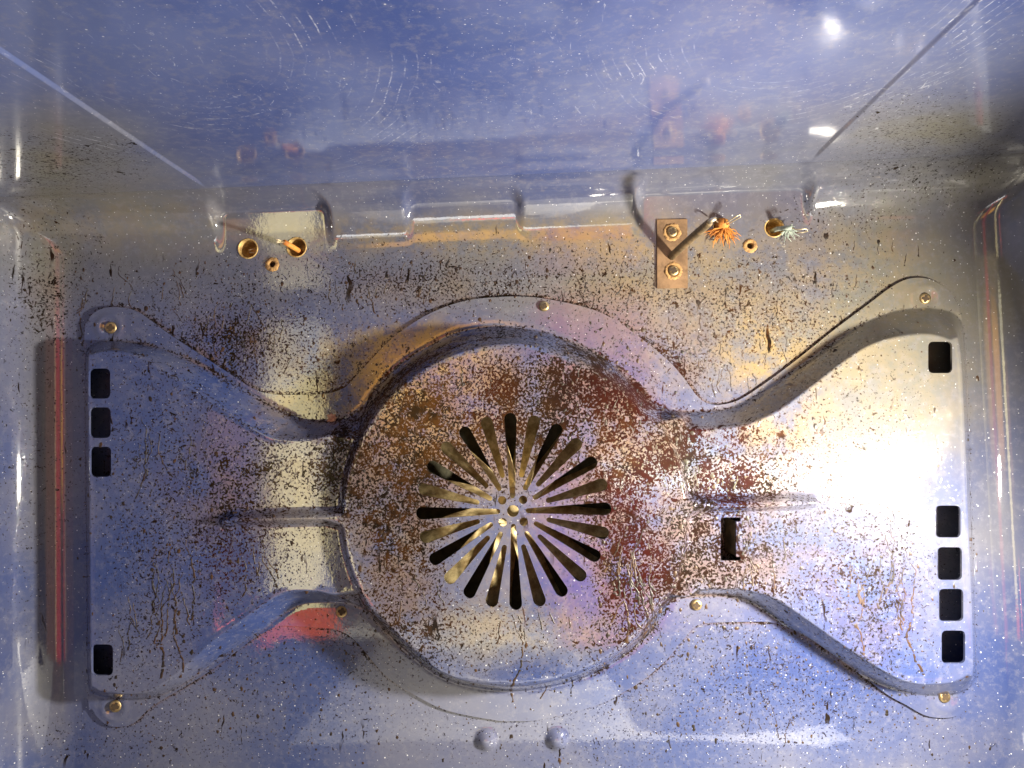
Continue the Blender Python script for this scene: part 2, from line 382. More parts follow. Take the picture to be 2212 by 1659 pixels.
# ceiling with the raised middle panel between two stepped seams
sl = px(455, 395, 110)[0]; sr = px(1742, 338, 110)[0]
cxs = np.unique(np.concatenate([xs, np.linspace(sl-16, sl+16, 30), np.linspace(sr-16, sr+16, 30)]))
cxs = np.concatenate([cxs[:1], cxs[1:][np.diff(cxs) > .4]])
def step(x):
    def one(u):                                            # u: distance into the middle panel
        return np.interp(u, [-7, -6, 0, 1.5, 4, 6, 9], [0, .5, 6, 9, 9, 5, 5])
    return np.minimum(one(x-sl), one(sr-x))
yb = np.interp(cxs, xs, GH[-1])
tt = np.concatenate([np.linspace(0, .03, 14), np.linspace(.035, 1, 110)])
CY_ = yb[None, :]+(FRONT-yb[None, :])*tt[:, None]
CZ_ = ZT + step(cxs)[None, :]*sst((CY_-yb[None, :])/70) - .6*sst((CY_-yb[None, :])/2.5) + 1.5*np.sin(cxs/400)[None, :]*sst((CY_-yb[None, :])/200)
CX_ = np.broadcast_to(cxs, CY_.shape)
cv = np.stack([CX_*S, -CY_*S, CZ_*S], -1).reshape(-1, 3); ci = np.arange(CX_.size).reshape(CX_.shape)
ceiling = fast('ceiling', cv, np.stack([ci[:-1, :-1], ci[1:, :-1], ci[1:, 1:], ci[:-1, 1:]], -1).reshape(-1, 4), M_ceil)
fy = np.linspace(0, 1600, 30); fx = np.linspace(XL, XR, 30); FX, FY = np.meshgrid(fx, fy)
fi = np.arange(900).reshape(30, 30)
floor = fast('floor', np.stack([FX*S, -FY*S, np.full(FX.shape, ZB*S)], -1).reshape(-1, 3), np.stack([fi[:-1, :-1], fi[:-1, 1:], fi[1:, 1:], fi[1:, :-1]], -1).reshape(-1, 4), M_floor)
for o in (wl, wr, ceiling, floor): o['kind'] = 'structure'
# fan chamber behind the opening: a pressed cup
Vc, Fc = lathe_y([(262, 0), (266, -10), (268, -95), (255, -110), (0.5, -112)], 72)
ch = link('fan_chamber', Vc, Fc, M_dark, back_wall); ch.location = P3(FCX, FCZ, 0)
# ferrules in the element holes, burred screw holes
for (a, b, r) in HOLES:
    hx, hz = px(a, b); big = r > 15
    if big:
        prof = [(r+1.2, -1), (r+1.2, 1.2), (r-.6, 1.6), (r-1.8, 0), (r-2.5, -26), (r*.62, -30), (r*.60, -46), (.4, -48)]
        o = link('element_hole', *lathe_y(prof, 48), M_sleeve, back_wall)
    else:
        V_, F_ = lathe_y([(r+6.5, -.5), (r+5, 1.8), (r+1, 3.2), (r-1, 2.5), (r-1.6, -14), (.4, -15)], 36)
        V_ = [(x*(1+(.22*random.random() if math.hypot(x, z) > (r+4)*S else 0)), y*(1+.6*random.random()), z*(1+(.22*random.random() if math.hypot(x, z) > (r+4)*S else 0))) for x, y, z in V_]
        o = link('screw_hole', V_, F_, M_rust, back_wall)
        o2 = link('bore_shade', *lathe_y([(r-1.7, -8), (.3, -8.2)], 20), M_recess_shade, o)  # dark disc set in the hole in place of its inner shade
    o.location = P3(hx, hz, 0)

# pale sheet and red cloth added unseen on the floor, only for their reflections
def floor_pt(X, Y, h):
    x, z = px(X, Y, h); t = (F-h)*((ZB+1)/z-1); k = 1+t/(F-h)
    return Vector((x*k*S, -(h+t)*S, (ZB+1.5)*S))
def flat_thing(name, pts_, h, mat, label, cat):
    vs = [floor_pt(a, b, h) for a, b in pts_]; n = len(vs); up = [v+Vector((0, 0, 1.2*S)) for v in vs]
    bm = bmesh.new(); a = [bm.verts.new(v) for v in vs]; b = [bm.verts.new(v) for v in up]
    bm.faces.new(a); bm.faces.new(b[::-1])
    for i in range(n): bm.faces.new((a[i], a[(i+1) % n], b[(i+1) % n], b[i]))
    bmesh.ops.recalc_face_normals(bm, faces=bm.faces); bmesh.ops.triangulate(bm, faces=[f for f in bm.faces if len(f.verts) > 4])
    o = linkbm(name, bm, mat, None, False); o['label'] = label; o['category'] = cat
M_added_sheet = metal('added_sheet_pale', (.78, .78, .76), (.62, .62, .62), .7, 0, 30, .2); M_added_cloth = metal('added_cloth_red', (.85, .07, .03), (.6, .04, .02), .8, 0, 200, 1)
flat_thing('added_pale_sheet', [(620, 1612), (680, 1545), (720, 1500), (775, 1435), (830, 1380), (1230, 1372), (1330, 1480), (1354, 1536), (1371, 1572), (1404, 1583), (1475, 1588), (1560, 1586), (1625, 1585), (1640, 1580), (1700, 1580), (1792, 1564), (1815, 1585), (1845, 1606), (1800, 1602), (1792, 1614), (1625, 1604), (1475, 1595), (1200, 1601), (860, 1601), (700, 1612)], 0, M_added_sheet, 'pale sheet added unseen on the oven floor to be mirrored low on the back wall', 'paper')
flat_thing('added_red_cloth', [(985, 1421), (1040, 1436), (1100, 1428), (1150, 1418), (1203, 1415), (1206, 1462), (1140, 1467), (1060, 1458), (1010, 1440)], 97, M_added_cloth, 'red cloth added unseen on the oven floor to be mirrored at the foot of the disc', 'cloth')

# ------------------------------------------------------------------ fan cover
HWG, HD, HF = 72.0, 97.0, 7.0
Q = [(182, 753), (190, 696), (203, 676), (227, 665), (263, 664), (293, 671), (317, 686), (367, 723), (433, 766), (500, 810), (547, 840), (587, 851), (633, 853), (700, 851), (737, 841), (757, 826), (787, 793), (837, 740), (880, 706), (937, 673), (1004, 650), (1071, 642), (1137, 641), (1204, 650), (1287, 671), (1354, 708), (1437, 773), (1475, 814), (1508, 858), (1535, 873), (1565, 873), (1600, 862), (1650, 830), (1720, 778), (1800, 714), (1885, 650), (1918, 625), (1951, 606), (1981, 600), (2010, 604), (2040, 620), (2062, 645), (2078, 690), (2088, 760),
     (2096, 1000), (2110, 1430), (2108, 1490), (2090, 1525), (2070, 1545), (2042, 1551), (2008, 1548), (1985, 1539), (1958, 1523), (1915, 1499), (1830, 1436), (1753, 1381), (1697, 1353), (1664, 1344), (1630, 1343), (1574, 1344), (1525, 1346), (1503, 1353), (1485, 1371), (1463, 1397), (1441, 1424), (1396, 1464), (1351, 1493), (1291, 1523), (1171, 1554), (1111, 1558), (1071, 1556), (970, 1536), (904, 1506), (837, 1463), (787, 1406), (771, 1388), (751, 1371), (721, 1359), (682, 1356), (642, 1353), (600, 1353), (570, 1367), (543, 1383), (447, 1454), (333, 1523), (293, 1559), (267, 1569), (240, 1569), (217, 1556), (200, 1533), (190, 1499), (186, 1200)]
Bp = [(184, 790), (190, 756), (205, 741), (240, 735), (283, 739), (320, 745), (367, 759), (433, 787), (500, 828), (567, 868), (617, 892), (650, 905), (683, 909), (737, 906), (757, 901), (781, 883), (804, 850), (837, 810), (877, 776), (921, 750), (971, 723), (1021, 710), (1071, 705), (1137, 711), (1181, 720), (1221, 735), (1271, 756), (1321, 786), (1371, 830), (1404, 863), (1437, 883), (1475, 890), (1508, 888), (1550, 886), (1590, 877), (1640, 850), (1720, 797), (1800, 740), (1870, 697), (1920, 675), (1980, 666), (2040, 670), (2072, 690), (2084, 740), (2094, 1000), (2108, 1420), (2104, 1470), (2085, 1492), (2050, 1502), (1990, 1501), (1932, 1488), (1875, 1464), (1808, 1423), (1740, 1378), (1680, 1338), (1640, 1310), (1600, 1292), (1552, 1285), (1485, 1287), (1456, 1292), (1441, 1308), (1418, 1344), (1396, 1373), (1351, 1413), (1271, 1459), (1171, 1486), (1094, 1491), (1004, 1479), (937, 1453), (870, 1399), (837, 1366), (791, 1321), (771, 1307), (745, 1300), (700, 1299), (662, 1301), (632, 1311), (600, 1332), (563, 1363), (523, 1388), (450, 1440), (400, 1476), (340, 1504), (290, 1511), (240, 1507), (203, 1497), (191, 1470), (187, 1200)]
PL = [(190, 800), (200, 765), (247, 757), (290, 765), (330, 786), (407, 836), (467, 874), (573, 938), (617, 949), (667, 950), (751, 944), (1000, 1000), (1000, 1200), (759, 1279), (682, 1277), (622, 1279), (578, 1301), (523, 1341), (463, 1384), (387, 1452), (333, 1489), (300, 1499), (255, 1498), (205, 1486), (196, 1440), (193, 1100)]
PR = [(2052, 735), (2074, 760), (2090, 1100), (2102, 1430), (2090, 1456), (2058, 1473), (2008, 1478), (1975, 1476), (1932, 1462), (1875, 1428), (1808, 1384), (1742, 1337), (1675, 1293), (1619, 1276), (1574, 1272), (1508, 1274), (1460, 1287), (1250, 1200), (1250, 1000), (1450, 905), (1480, 924), (1510, 927), (1560, 926), (1620, 915), (1680, 888), (1740, 845), (1810, 790), (1870, 750), (1930, 730), (2000, 722)]
q = smooth_loop(poly(Q, HF), 3.0); bq = smooth_loop(poly(Bp, HF), 6.0)
pl = smooth_loop(poly(PL, HWG), 8.0); pr = smooth_loop(poly(PR, HWG), 8.0)
dcx, dcz = px(1108, 1112, HD); RD = 347.0
tl = poly([(1000, 1112), (742, 1112), (700, 1116), (600, 1118), (500, 1121), (474, 1129), (500, 1126), (600, 1124), (700, 1122), (742, 1135), (1000, 1140)], HD)
tr_ = poly([(1250, 1070), (1455, 1075), (1500, 1084), (1560, 1087), (1730, 1083), (1765, 1086), (1730, 1092), (1560, 1096), (1500, 1100), (1455, 1150), (1250, 1140)], HD)
gs = 2.0
x0, x1 = q[:, 0].min()-20, q[:, 0].max()+20; z0, z1 = q[:, 1].min()-20, q[:, 1].max()+20
RX, RZ = np.meshgrid(np.arange(x0, x1, gs), np.arange(z0, z1, gs))
dB = np.where(inside(RX, RZ, bq), seg_dist(RX, RZ, bq), 0)
def ramp(pg):
    i = inside(RX, RZ, pg); d = np.where(i, 0, seg_dist(RX, RZ, pg))
    return dB/(dB+d+1e-6)*np.where(d > 130, 0, 1)
wing = np.maximum(ramp(pl), ramp(pr))
H1 = HF+(HWG-HF)*wing
dD = np.maximum(0, np.hypot(RX-dcx, RZ-dcz)-RD)
for pg in (tl, tr_): dD = np.minimum(dD, np.where(inside(RX, RZ, pg), 0, seg_dist(RX, RZ, pg)))
H2 = HD-2.0*dD
H2 = np.minimum(H2, HF+dB*2.2)
HM = np.maximum(np.maximum(H1, H2), HF)
for a, b in ((240, 708), (250, 1525), (1998, 645), (2040, 1505)):     # dished screw seats
    sx, sz = px(a, b); HM += -2.2*np.exp(-(np.hypot(RX-sx, RZ-sz)/16)**4)+1.8*np.exp(-((np.hypot(RX-sx, RZ-sz)-26)/6)**2)
scx, scz = px(1108, 1104, HD)
HM += np.where(dD == 0, .8*np.sin(RX/90)*np.cos(RZ/75), 0)
rimd = np.minimum(np.where(H1 >= H2-1, np.minimum(seg_dist(RX, RZ, pl), seg_dist(RX, RZ, pr)), 99), np.where((H2 >= H1-4), dD+99*(dD == 0)+np.where(dD == 0, 0, 0), 99))
HM += 1.5*np.exp(-((rimd-1)/3.2)**2)
HM -= 1.6*np.exp(-(seg_dist(RX, RZ, bq)/3.0)**2)
HM = blur(HM, .95)
# raised lip round the outer edge of the wings and press line of the left end
def hsample(x, z):
    fx_ = np.clip((x-x0)/gs, 0, HM.shape[1]-1.001); fz_ = np.clip((z-z0)/gs, 0, HM.shape[0]-1.001)
    i, j = fz_.astype(int), fx_.astype(int); a, b = fz_-i, fx_-j
    return (HM[i, j]*(1-a)*(1-b)+HM[i+1, j]*a*(1-b)+HM[i, j+1]*(1-a)*b+HM[i+1, j+1]*a*b)
loops = [q]; rot0 = math.radians(-1.5)
def slot(ang, rin, rout, win, wout):
    pts = []
    for k in range(9):
        t = math.pi*k/8; pts.append((wout*math.cos(t), rout-wout+wout*math.sin(t)))
    for k in range(6):
        t = math.pi+math.pi*k/5; pts.append((win*math.cos(t), rin+win+win*math.sin(t)))
    pts = np.array(pts); ca, sa = math.cos(ang), math.sin(ang)
    pg = np.stack([pts[:, 0]*ca+pts[:, 1]*sa, -pts[:, 0]*sa+pts[:, 1]*ca], -1)
    return resample(pg+np.array([scx, scz]), 4)
def resample(pg, st):
    out = []; n = len(pg)
    for i in range(n):
        a, b = pg[i], pg[(i+1) % n]; k = max(1, int(np.hypot(*(b-a))/st))
        for j in range(k): out.append(a+(b-a)*j/k)
    return np.array(out)
hk = (F-HD)/F
for k in range(24):
    rin = {0: 27, 1: 74, 2: 51, 3: 74, 4: 51, 5: 74}[k % 6]
    loops.append(slot(math.radians(15*k), rin*hk, 211*hk, 5.0, 12.8))
for dx, dz, r in ((0, 0, 12), (-22.5, 23.5, 8.6), (22.5, 23.5, 8.6), (-22.5, -23.5, 8.6), (22.5, -23.5, 8.6)):
    t = np.linspace(0, 2*math.pi, 20, endpoint=False); loops.append(np.stack([scx+dx*hk+r*np.cos(t), scz+dz*hk+r*np.sin(t)], -1))
def rrect(a0, b0, a1, b1, h, r=10):
    pts = []
    for (cx_, cy_, s0) in ((a1-r, b0+r, -90), (a1-r, b1-r, 0), (a0+r, b1-r, 90), (a0+r, b0+r, 180)):
        for k in range(5):
            t = math.radians(s0+90*k/4); pts.append((cx_+r*math.cos(t), cy_+r*math.sin(t)))
    return resample(poly(pts, h), 4)
RECT = [(192, 796, 238, 861), (193, 880, 239, 946), (194, 965, 240, 1030), (198, 1392, 244, 1459), (2005, 738, 2057, 806), (2021, 1092, 2075, 1161), (2025, 1182, 2078, 1253), (2028, 1272, 2081, 1342), (2034, 1362, 2085, 1433)]
for a in RECT: loops.append(rrect(*a, HWG))
loops.append(resample(poly([(1557, 1120), (1560, 1118), (1600, 1118), (1600, 1126), (1590, 1126), (1590, 1203), (1600, 1203), (1600, 1211), (1560, 1211), (1557, 1209)], HWG), 4))
for a, b, c_, d in ((1232, 727, 1252, 737), (1287, 754, 1310, 768)):      # two nicks in the disc's slope
    p, p2 = np.array(px(a, b, 30)), np.array(px(c_, d, 30)); e = p2-p; n_ = np.array([-e[1], e[0]])/np.hypot(*e)*2.3
    loops.append(np.array([p, (p+p2)/2+n_, p2, (p+p2)/2-n_]))
pts = []; edges = []
for lp in loops:
    s = len(pts); n = len(lp); pts += [tuple(p) for p in lp]; edges += [(s+i, s+(i+1) % n) for i in range(n)]
st = 4.5; ax = np.arange(x0, x1, st); az = np.arange(z0, z1, st*.866)
AX, AZ = np.meshgrid(ax, az); AX = AX+np.where(np.arange(len(az)) % 2 == 0, 0, st/2)[:, None]
AX, AZ = AX.ravel(), AZ.ravel()
ok = inside(AX, AZ, q)
for i, lp in enumerate(loops):
    bb = (AX > lp[:, 0].min()-6) & (AX < lp[:, 0].max()+6) & (AZ > lp[:, 1].min()-6) & (AZ < lp[:, 1].max()+6) & ok
    w_ = np.where(bb)[0]
    if len(w_) == 0: continue
    bad = seg_dist(AX[w_], AZ[w_], lp) < 2.2
    if i: bad |= inside(AX[w_], AZ[w_], lp)
    ok[w_[bad]] = False
rings = [pl, pr, bq, np.stack([dcx+(RD+1)*np.cos(np.linspace(0, 2*math.pi, 700)), dcz+(RD+1)*np.sin(np.linspace(0, 2*math.pi, 700))], -1)]
ep = []
for rg_ in rings:
    rg_ = resample(rg_, 3.2); tn = np.roll(rg_, -1, 0)-np.roll(rg_, 1, 0); tn /= np.hypot(tn[:, 0], tn[:, 1])[:, None]; nn = np.stack([-tn[:, 1], tn[:, 0]], -1)
    for off_ in (-4.2, -2, 0, 2, 4.2): ep.append(rg_+nn*off_)
for lp in (tl, tr_): ep += [resample(lp, 3), resample(lp+np.array([0, 2.5]), 3), resample(lp-np.array([0, 2.5]), 3)]
ep = np.concatenate(ep); okp = inside(ep[:, 0], ep[:, 1], q) & (seg_dist(ep[:, 0], ep[:, 1], q) > 2)
for lp in loops[1:]:
    w_ = np.where(okp & (ep[:, 0] > lp[:, 0].min()-5) & (ep[:, 0] < lp[:, 0].max()+5) & (ep[:, 1] > lp[:, 1].min()-5) & (ep[:, 1] < lp[:, 1].max()+5))[0]
    if len(w_): okp[w_[inside(ep[w_, 0], ep[w_, 1], lp) | (seg_dist(ep[w_, 0], ep[w_, 1], lp) < 2)]] = False
ep = ep[okp]; near = np.full(AX.shape, False); cell = set(map(tuple, np.round(ep/3.0).astype(int)))
kx, kz = np.round(AX/3.0).astype(int), np.round(AZ/3.0).astype(int)
for i_ in np.where(ok)[0]:
    if any((kx[i_]+a_, kz[i_]+b_) in cell for a_ in (-1, 0, 1) for b_ in (-1, 0, 1)): ok[i_] = False
ek = np.unique(np.round(ep/1.3).astype(int), axis=0, return_index=True)[1]; ep = ep[ek]
pts += list(zip(ep[:, 0], ep[:, 1]))
pts += list(zip(AX[ok], AZ[ok]))
vo, eo, fo, *_ = delaunay_2d_cdt([Vector(p) for p in pts], edges, [], 0, 1e-4)
vo = np.array([(v.x, v.y) for v in vo]); fo = np.array([tuple(f) for f in fo if len(f) == 3])
cen = vo[fo].mean(1); keep = inside(cen[:, 0], cen[:, 1], q)
for lp in loops[1:]:
    w_ = np.where((cen[:, 0] > lp[:, 0].min()) & (cen[:, 0] < lp[:, 0].max()) & (cen[:, 1] > lp[:, 1].min()) & (cen[:, 1] < lp[:, 1].max()))[0]
    if len(w_): keep[w_[inside(cen[w_, 0], cen[w_, 1], lp)]] = False
fo = fo[keep]
hv = hsample(vo[:, 0], vo[:, 1]); v3 = np.stack([vo[:, 0]*S, -hv*S, vo[:, 1]*S], -1)
# sheet thickness at every cut edge
ed = {}
for f in fo:
    for a, b in ((f[0], f[1]), (f[1], f[2]), (f[2], f[0])): ed[(a, b)] = 1
bd = [(a, b) for (a, b) in ed if (b, a) not in ed]
bmap = {}; extra = []
rim_pts = v3.copy()
for a, b in bd:
    for k in (a, b):
        if k not in bmap:
            bmap[k] = len(v3)+len(extra); p = v3[k].copy(); p[1] += 6.7*S; extra.append(p)
rim = []
for a, b in bd: rim += [(b, a, bmap[a]), (b, bmap[a], bmap[b])]
# rim faces get their own copies of the edge vertices so the shading stays crisp
top_copy = {}
extra2 = []
for k in bmap:
    top_copy[k] = len(v3)+len(extra)+len(extra2); extra2.append(v3[k])
rim = [tuple(top_copy.get(i, i) for i in f) for f in rim]
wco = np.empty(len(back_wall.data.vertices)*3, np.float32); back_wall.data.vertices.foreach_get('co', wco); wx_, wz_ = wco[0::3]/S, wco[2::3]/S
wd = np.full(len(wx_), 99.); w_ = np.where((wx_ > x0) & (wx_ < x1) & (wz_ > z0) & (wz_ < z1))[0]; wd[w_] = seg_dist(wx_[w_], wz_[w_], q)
wa = back_wall.data.attributes['dirt_and_shade'].data; wv_ = np.empty(len(wa), np.float32); wa.foreach_get('value', wv_)
wa.foreach_set('value', np.clip(wv_+(.5+.5*wv_)*np.exp(-(wd/6)**2), 0, 1.1).astype(np.float32))   # contact shade of the cover's edge painted onto the wall
cov = thing('fan_cover', 'large stained blue enamel fan cover with starburst slots, screwed to the back wall', 'fan cover', P3(FCX, FCZ, 0))
vall = np.concatenate([v3, np.array(extra), np.array(extra2)])
facs = np.concatenate([fo, np.array(rim)])
n_ = np.cross(vall[facs[0][1]]-vall[facs[0][0]], vall[facs[0][2]]-vall[facs[0][0]])
if n_[1] > 0: facs = facs[:, ::-1]
panel = fast('panel', vall, facs, M_cover)
hh = -vall[:, 1]/S; clean = .30+.70*sst((hh-30)/22)          # the flange and the steep sides stayed cleaner
at = panel.data.attributes['dirt_and_shade'].data; dv = np.empty(len(at), np.float32); at.foreach_get('value', dv)
co = np.empty(len(at)*3, np.float32); panel.data.vertices.foreach_get('co', co); hh = -co.reshape(-1, 3)[:, 1]/S
crs = .95*np.exp(-(seg_dist(co[0::3]/S, co[2::3]/S, bq)/5.5)**2)+.75*((hh > 20) & (hh < 66)&(np.hypot(co[0::3]/S-dcx, co[2::3]/S-dcz) < RD+70))  # darkens the foot of the slopes and the disc's sides
at.foreach_set('value', np.clip(dv*(.30+.70*sst((hh-44)/26))+crs*(.25+dv), 0, 1.1).astype(np.float32))
panel.parent = cov; panel.matrix_parent_inverse = Matrix.Translation(-cov.location)
def into(o, root):
    o.parent = root; o.matrix_parent_inverse = Matrix.Translation(-root.location)
# bent tab inside the small window of the right wing
ta = poly([(1592, 1127), (1592, 1202)], HWG)
tv = [P3(ta[0][0], ta[0][1], HWG-1), P3(ta[1][0], ta[1][1], HWG-1), P3(ta[1][0]-9, ta[1][1], 6), P3(ta[0][0]-9, ta[0][1], 6)]
tv += [v+Vector((2*S, 0, 0)) for v in tv]
tab = link('bent_tab', tv, [(0, 1, 2, 3), (4, 7, 6, 5), (0, 3, 7, 4), (1, 5, 6, 2), (2, 6, 7, 3), (0, 4, 5, 1)], M_rod, None, False); into(tab, cov)

# screws
def screw(x, z, h, r, root, tilt=(0, 0), spin=.3):
    prof = [(r*.98, -2), (r, 1.0), (r*.97, 2.8), (r*.88, 4.4), (r*.70, 5.3), (r*.35, 5.7), (.3, 5.8)]
    o = link('screw', *lathe_y(prof, 32), M_brass, root)
    o.location = P3(x, z, h)-root.location; o.rotation_euler = (tilt[0], spin, tilt[1])
    bm = bmesh.new(); w = r*.19; L = r*.64
    out = [(-w, L), (w, L), (w*1.5, w*1.5), (L, w), (L, -w), (w*1.5, -w*1.5), (w, -L), (-w, -L), (-w*1.5, -w*1.5), (-L, -w), (-L, w), (-w*1.5, w*1.5)]
    a = [bm.verts.new((p[0]*S, -6.35*S, p[1]*S)) for p in out]; b = [bm.verts.new((p[0]*S, -4.0*S, p[1]*S)) for p in out]
    bm.faces.new(a); n = len(out)
    for i in range(n): bm.faces.new((a[i], b[i], b[(i+1) % n], a[(i+1) % n]))
    bmesh.ops.recalc_face_normals(bm, faces=bm.faces)
    linkbm('cross_recess_shade', bm, M_recess_shade, o, False)  # dark cross prism on the head in place of the recess's shade
    return o
for a, b, r, tl_, sp_ in ((240, 708, 13.5, (.1, .25), .1), (250, 1525, 13.5, (-.1, .2), .4), (1998, 645, 12, (.15, -.1), .2), (2040, 1505, 12.5, (-.2, -.1), .8), (1175, 662, 11.5, (0, 0), .45), (738, 1321, 13, (-.25, .3), .3), (1504, 1306, 12, (0, 0), .15)):
    sx, sz = px(a, b, 6); screw(sx, sz, float(hsample(np.array([sx]), np.array([sz]))[0])+.6, r*.97, cov, tl_, sp_)

# ------------------------------------------------------------------ circulation fan behind the slots
fan = thing('circulation_fan', 'oily brass coloured fan wheel seen through the starburst slots', 'fan', P3(FCX, FCZ, -60))
link('backplate', *lathe_y([(.4, 6), (40, 6), (44, 2), (96, 0), (98, -3), (.4, -4)], 64), M_galv, fan)
link('hub', *lathe_y([(.3, 46), (9, 46), (12, 43), (14, 20), (26, 16), (27, 4)], 36), M_galv, fan)
bmesh_blade = None
for k in range(12):
    a = 2*math.pi*(k+.35)/12
    if bmesh_blade is None:
        nv = 14; V_, F_ = [], []
        for i in range(nv):
            r = 40+(232-40)*i/(nv-1); bend = 8*math.sin(i/(nv-1)*math.pi*.9)
            for w, y in ((-24-6*i/nv, 6), (-8, 14), (10, 26), (24+4*i/nv, 48)):
                V_.append(((w+bend)*S, -y*S, r*S))
        for i in range(nv-1):
            for j in range(3): F_.append((i*4+j, i*4+j+1, (i+1)*4+j+1, (i+1)*4+j))
        ob = link('blade', V_, F_, M_galv, fan); md = ob.modifiers.new('thick', 'SOLIDIFY'); md.thickness = 1.6*S; bmesh_blade = ob
    else:
        ob = bmesh_blade.copy(); C.objects.link(ob); ob.parent = fan
    ob.rotation_euler = (0, a, 0)

# ------------------------------------------------------------------ temperature probe
bx, bz = px(1452, 548)
pr_t = thing('temperature_probe', 'short dark probe rod standing out of a tarnished copper plate with two screws', 'probe', P3(bx, bz, 0))
pc = poly([(1418.5, 473.5), (1485, 472.5), (1486, 622), (1419, 622.7)], 6)
bm = bmesh.new(); vs = [bm.verts.new(P3(p[0], p[1], 6)) for p in pc]; vb = [bm.verts.new(P3(p[0], p[1], .6)) for p in pc]
bm.faces.new(vs); bm.faces.new(vb[::-1])
for i in range(4): bm.faces.new((vs[i], vb[i], vb[(i+1) % 4], vs[(i+1) % 4]))
bmesh.ops.recalc_face_normals(bm, faces=bm.faces); bmesh.ops.bevel(bm, geom=list(bm.edges), offset=.9*S, segments=2, affect='EDGES')
o = linkbm('mounting_plate', bm, M_copper, None, False); into(o, pr_t)
for a, b in ((1452, 501), (1455, 585)):
    sx, sz = px(a, b, 8); rg = link('washer_burr', [(x*(1+.25*random.random()), y, z*(1+.25*random.random())) if math.hypot(x, z) > 15*S else (x, y, z) for x, y, z in lathe_y([(17, 0), (16, 1.4), (13, 1.8), (12, .2)], 40)[0]], lathe_y([(17, 0), (16, 1.4), (13, 1.8), (12, .2)], 40)[1], M_rust, pr_t)
    rg.location = P3(sx, sz, 6)-pr_t.location
    screw(sx, sz, 6.4, 11.5, pr_t, (0, 0), .35)
ra = px(1452, 553, 9); rb = px(1533, 480, 195)
rodp = [P3(*ra, 5), P3(*ra, 12), P3(ra[0]*.7+rb[0]*.3, ra[1]*.7+rb[1]*.3+1, 66), P3(ra[0]*.35+rb[0]*.65, ra[1]*.35+rb[1]*.65+1, 129), P3(*rb, 191), P3(*rb, 195)]
o = link('probe_rod', *tube(rodp, [8.5*S, 8.3*S, 8*S, 8*S, 7.6*S, 5.5*S], 20), M_rod); into(o, pr_t)
tp = P3(*rb, 194); o = link('crimped_tip', *tube([tp, tp+Vector((4, -7, 3))*S, tp+Vector((11, -9, 5))*S], [5.5*S, 4.6*S, 3.0*S], 12), M_strand); into(o, pr_t)

# ------------------------------------------------------------------ wires left in the element holes
h1 = px(641, 538); w1 = thing('orange_wire', 'short smooth orange wire poking out of a round hole at upper left', 'wire', P3(*h1, 0))
e1 = px(614, 523, 46); e2 = px(598, 520, 70)
o = link('insulation', *tube([P3(h1[0]+4, h1[1]-5, -26), P3(h1[0]+2, h1[1]-2, 0), P3((h1[0]+e1[0])/2, (h1[1]+e1[1])/2, 24), P3(*e1, 46)], 5.6*S, 14), M_orange); into(o, w1)
Vs, Fs = [], []
for k in range(7):
    j = lambda s: (random.random()-.5)*s
    a = P3(e1[0]+j(4), e1[1]+j(4), 44); b = P3((e1[0]+e2[0])/2+j(6), (e1[1]+e2[1])/2+j(6), 58); c_ = P3(e2[0]+j(8), e2[1]+j(8), 68+j(8))
    v_, f_ = tube([a, b, c_], [1.1*S, 1.0*S, .8*S], 6); off = len(Vs); Vs += v_; Fs += [tuple(i+off for i in f) for f in f_]
o = link('bare_strands', Vs, Fs, M_strand); into(o, w1)
# bent wire lying inside the left hole
hx, hz = px(535.6, 537); w0 = thing('cut_wire_end', 'hairpin end of cut wire lying inside the leftmost round hole', 'wire', P3(hx, hz, -18))
o = link('wire', *tube([P3(hx+16, hz+3, -24), P3(hx+4, hz+2, -16), P3(hx-3, hz-1, -12), P3(hx-2, hz-6, -13), P3(hx+6, hz-6, -17), P3(hx+16, hz-4, -24)], 1.5*S, 8), M_strand); into(o, w0)

def tuft(x, z, h, n, spread, length, ang0, ang1, thick, base_r=9):
    Vs, Fs = [], []; clumps = [random.uniform(ang0, ang1) for _ in range(9)]; reach = [random.uniform(.35, 1.0) for _ in range(9)]
    for k in range(n):
        c_ = k % 9; a = math.radians(clumps[c_]+random.gauss(0, 7)); L = length*reach[c_]*random.uniform(.7, 1.1)
        r0 = base_r*random.random(); p = Vector((x+r0*math.cos(a), z+r0*math.sin(a), h*random.uniform(.1, .7)))
        pp = []
        for i in range(6):
            pp.append(P3(p.x, p.y, max(.8, p.z))); a += random.gauss(0, .16)*spread; p = p+Vector((math.cos(a)*L/5, math.sin(a)*L/5-L*.03*i, random.uniform(-.2, .5)*L/5))
        th = thick*random.uniform(.6, 1.5)
        v_, f_ = tube(pp, [th*S, th*S, th*.95*S, th*.8*S, th*.6*S, th*.3*S], 5); off = len(Vs); Vs += v_; Fs += [tuple(i+off for i in f) for f in f_]
    return Vs, Fs
hx, hz = px(1558, 489); w2 = thing('frayed_orange_wire', 'frayed orange wire end with splayed fibres hanging from the hole beside the copper plate', 'wire', P3(hx, hz, 0))
o = link('splayed_fibres', *tuft(hx+2, hz-4, 26, 75, 1.6, 34, 195, 350, 1.1, 16), M_orange); into(o, w2)
o = link('braided_sleeve', *tube([P3(hx, hz, -24), P3(hx, hz+2, 0), P3(hx+1, hz+2, 14), P3(hx-2, hz+2, 24)], [13*S, 13.5*S, 13*S, 9*S], 16), M_orange); into(o, w2)
def loop_wire(pts, rad, root, nm='bare_loop'):
    o = link(nm, *tube([P3(x, z, h) for x, z, h in pts], rad*S, 8), M_strand); into(o, root)
loop_wire([(hx-2, hz, 20), (hx+10, hz+3, 34), (hx+22, hz+10, 42), (hx+30, hz+13, 44), (hx+31, hz+8, 42), (hx+22, hz+4, 38), (hx+6, hz-3, 26)], 1.3, w2)
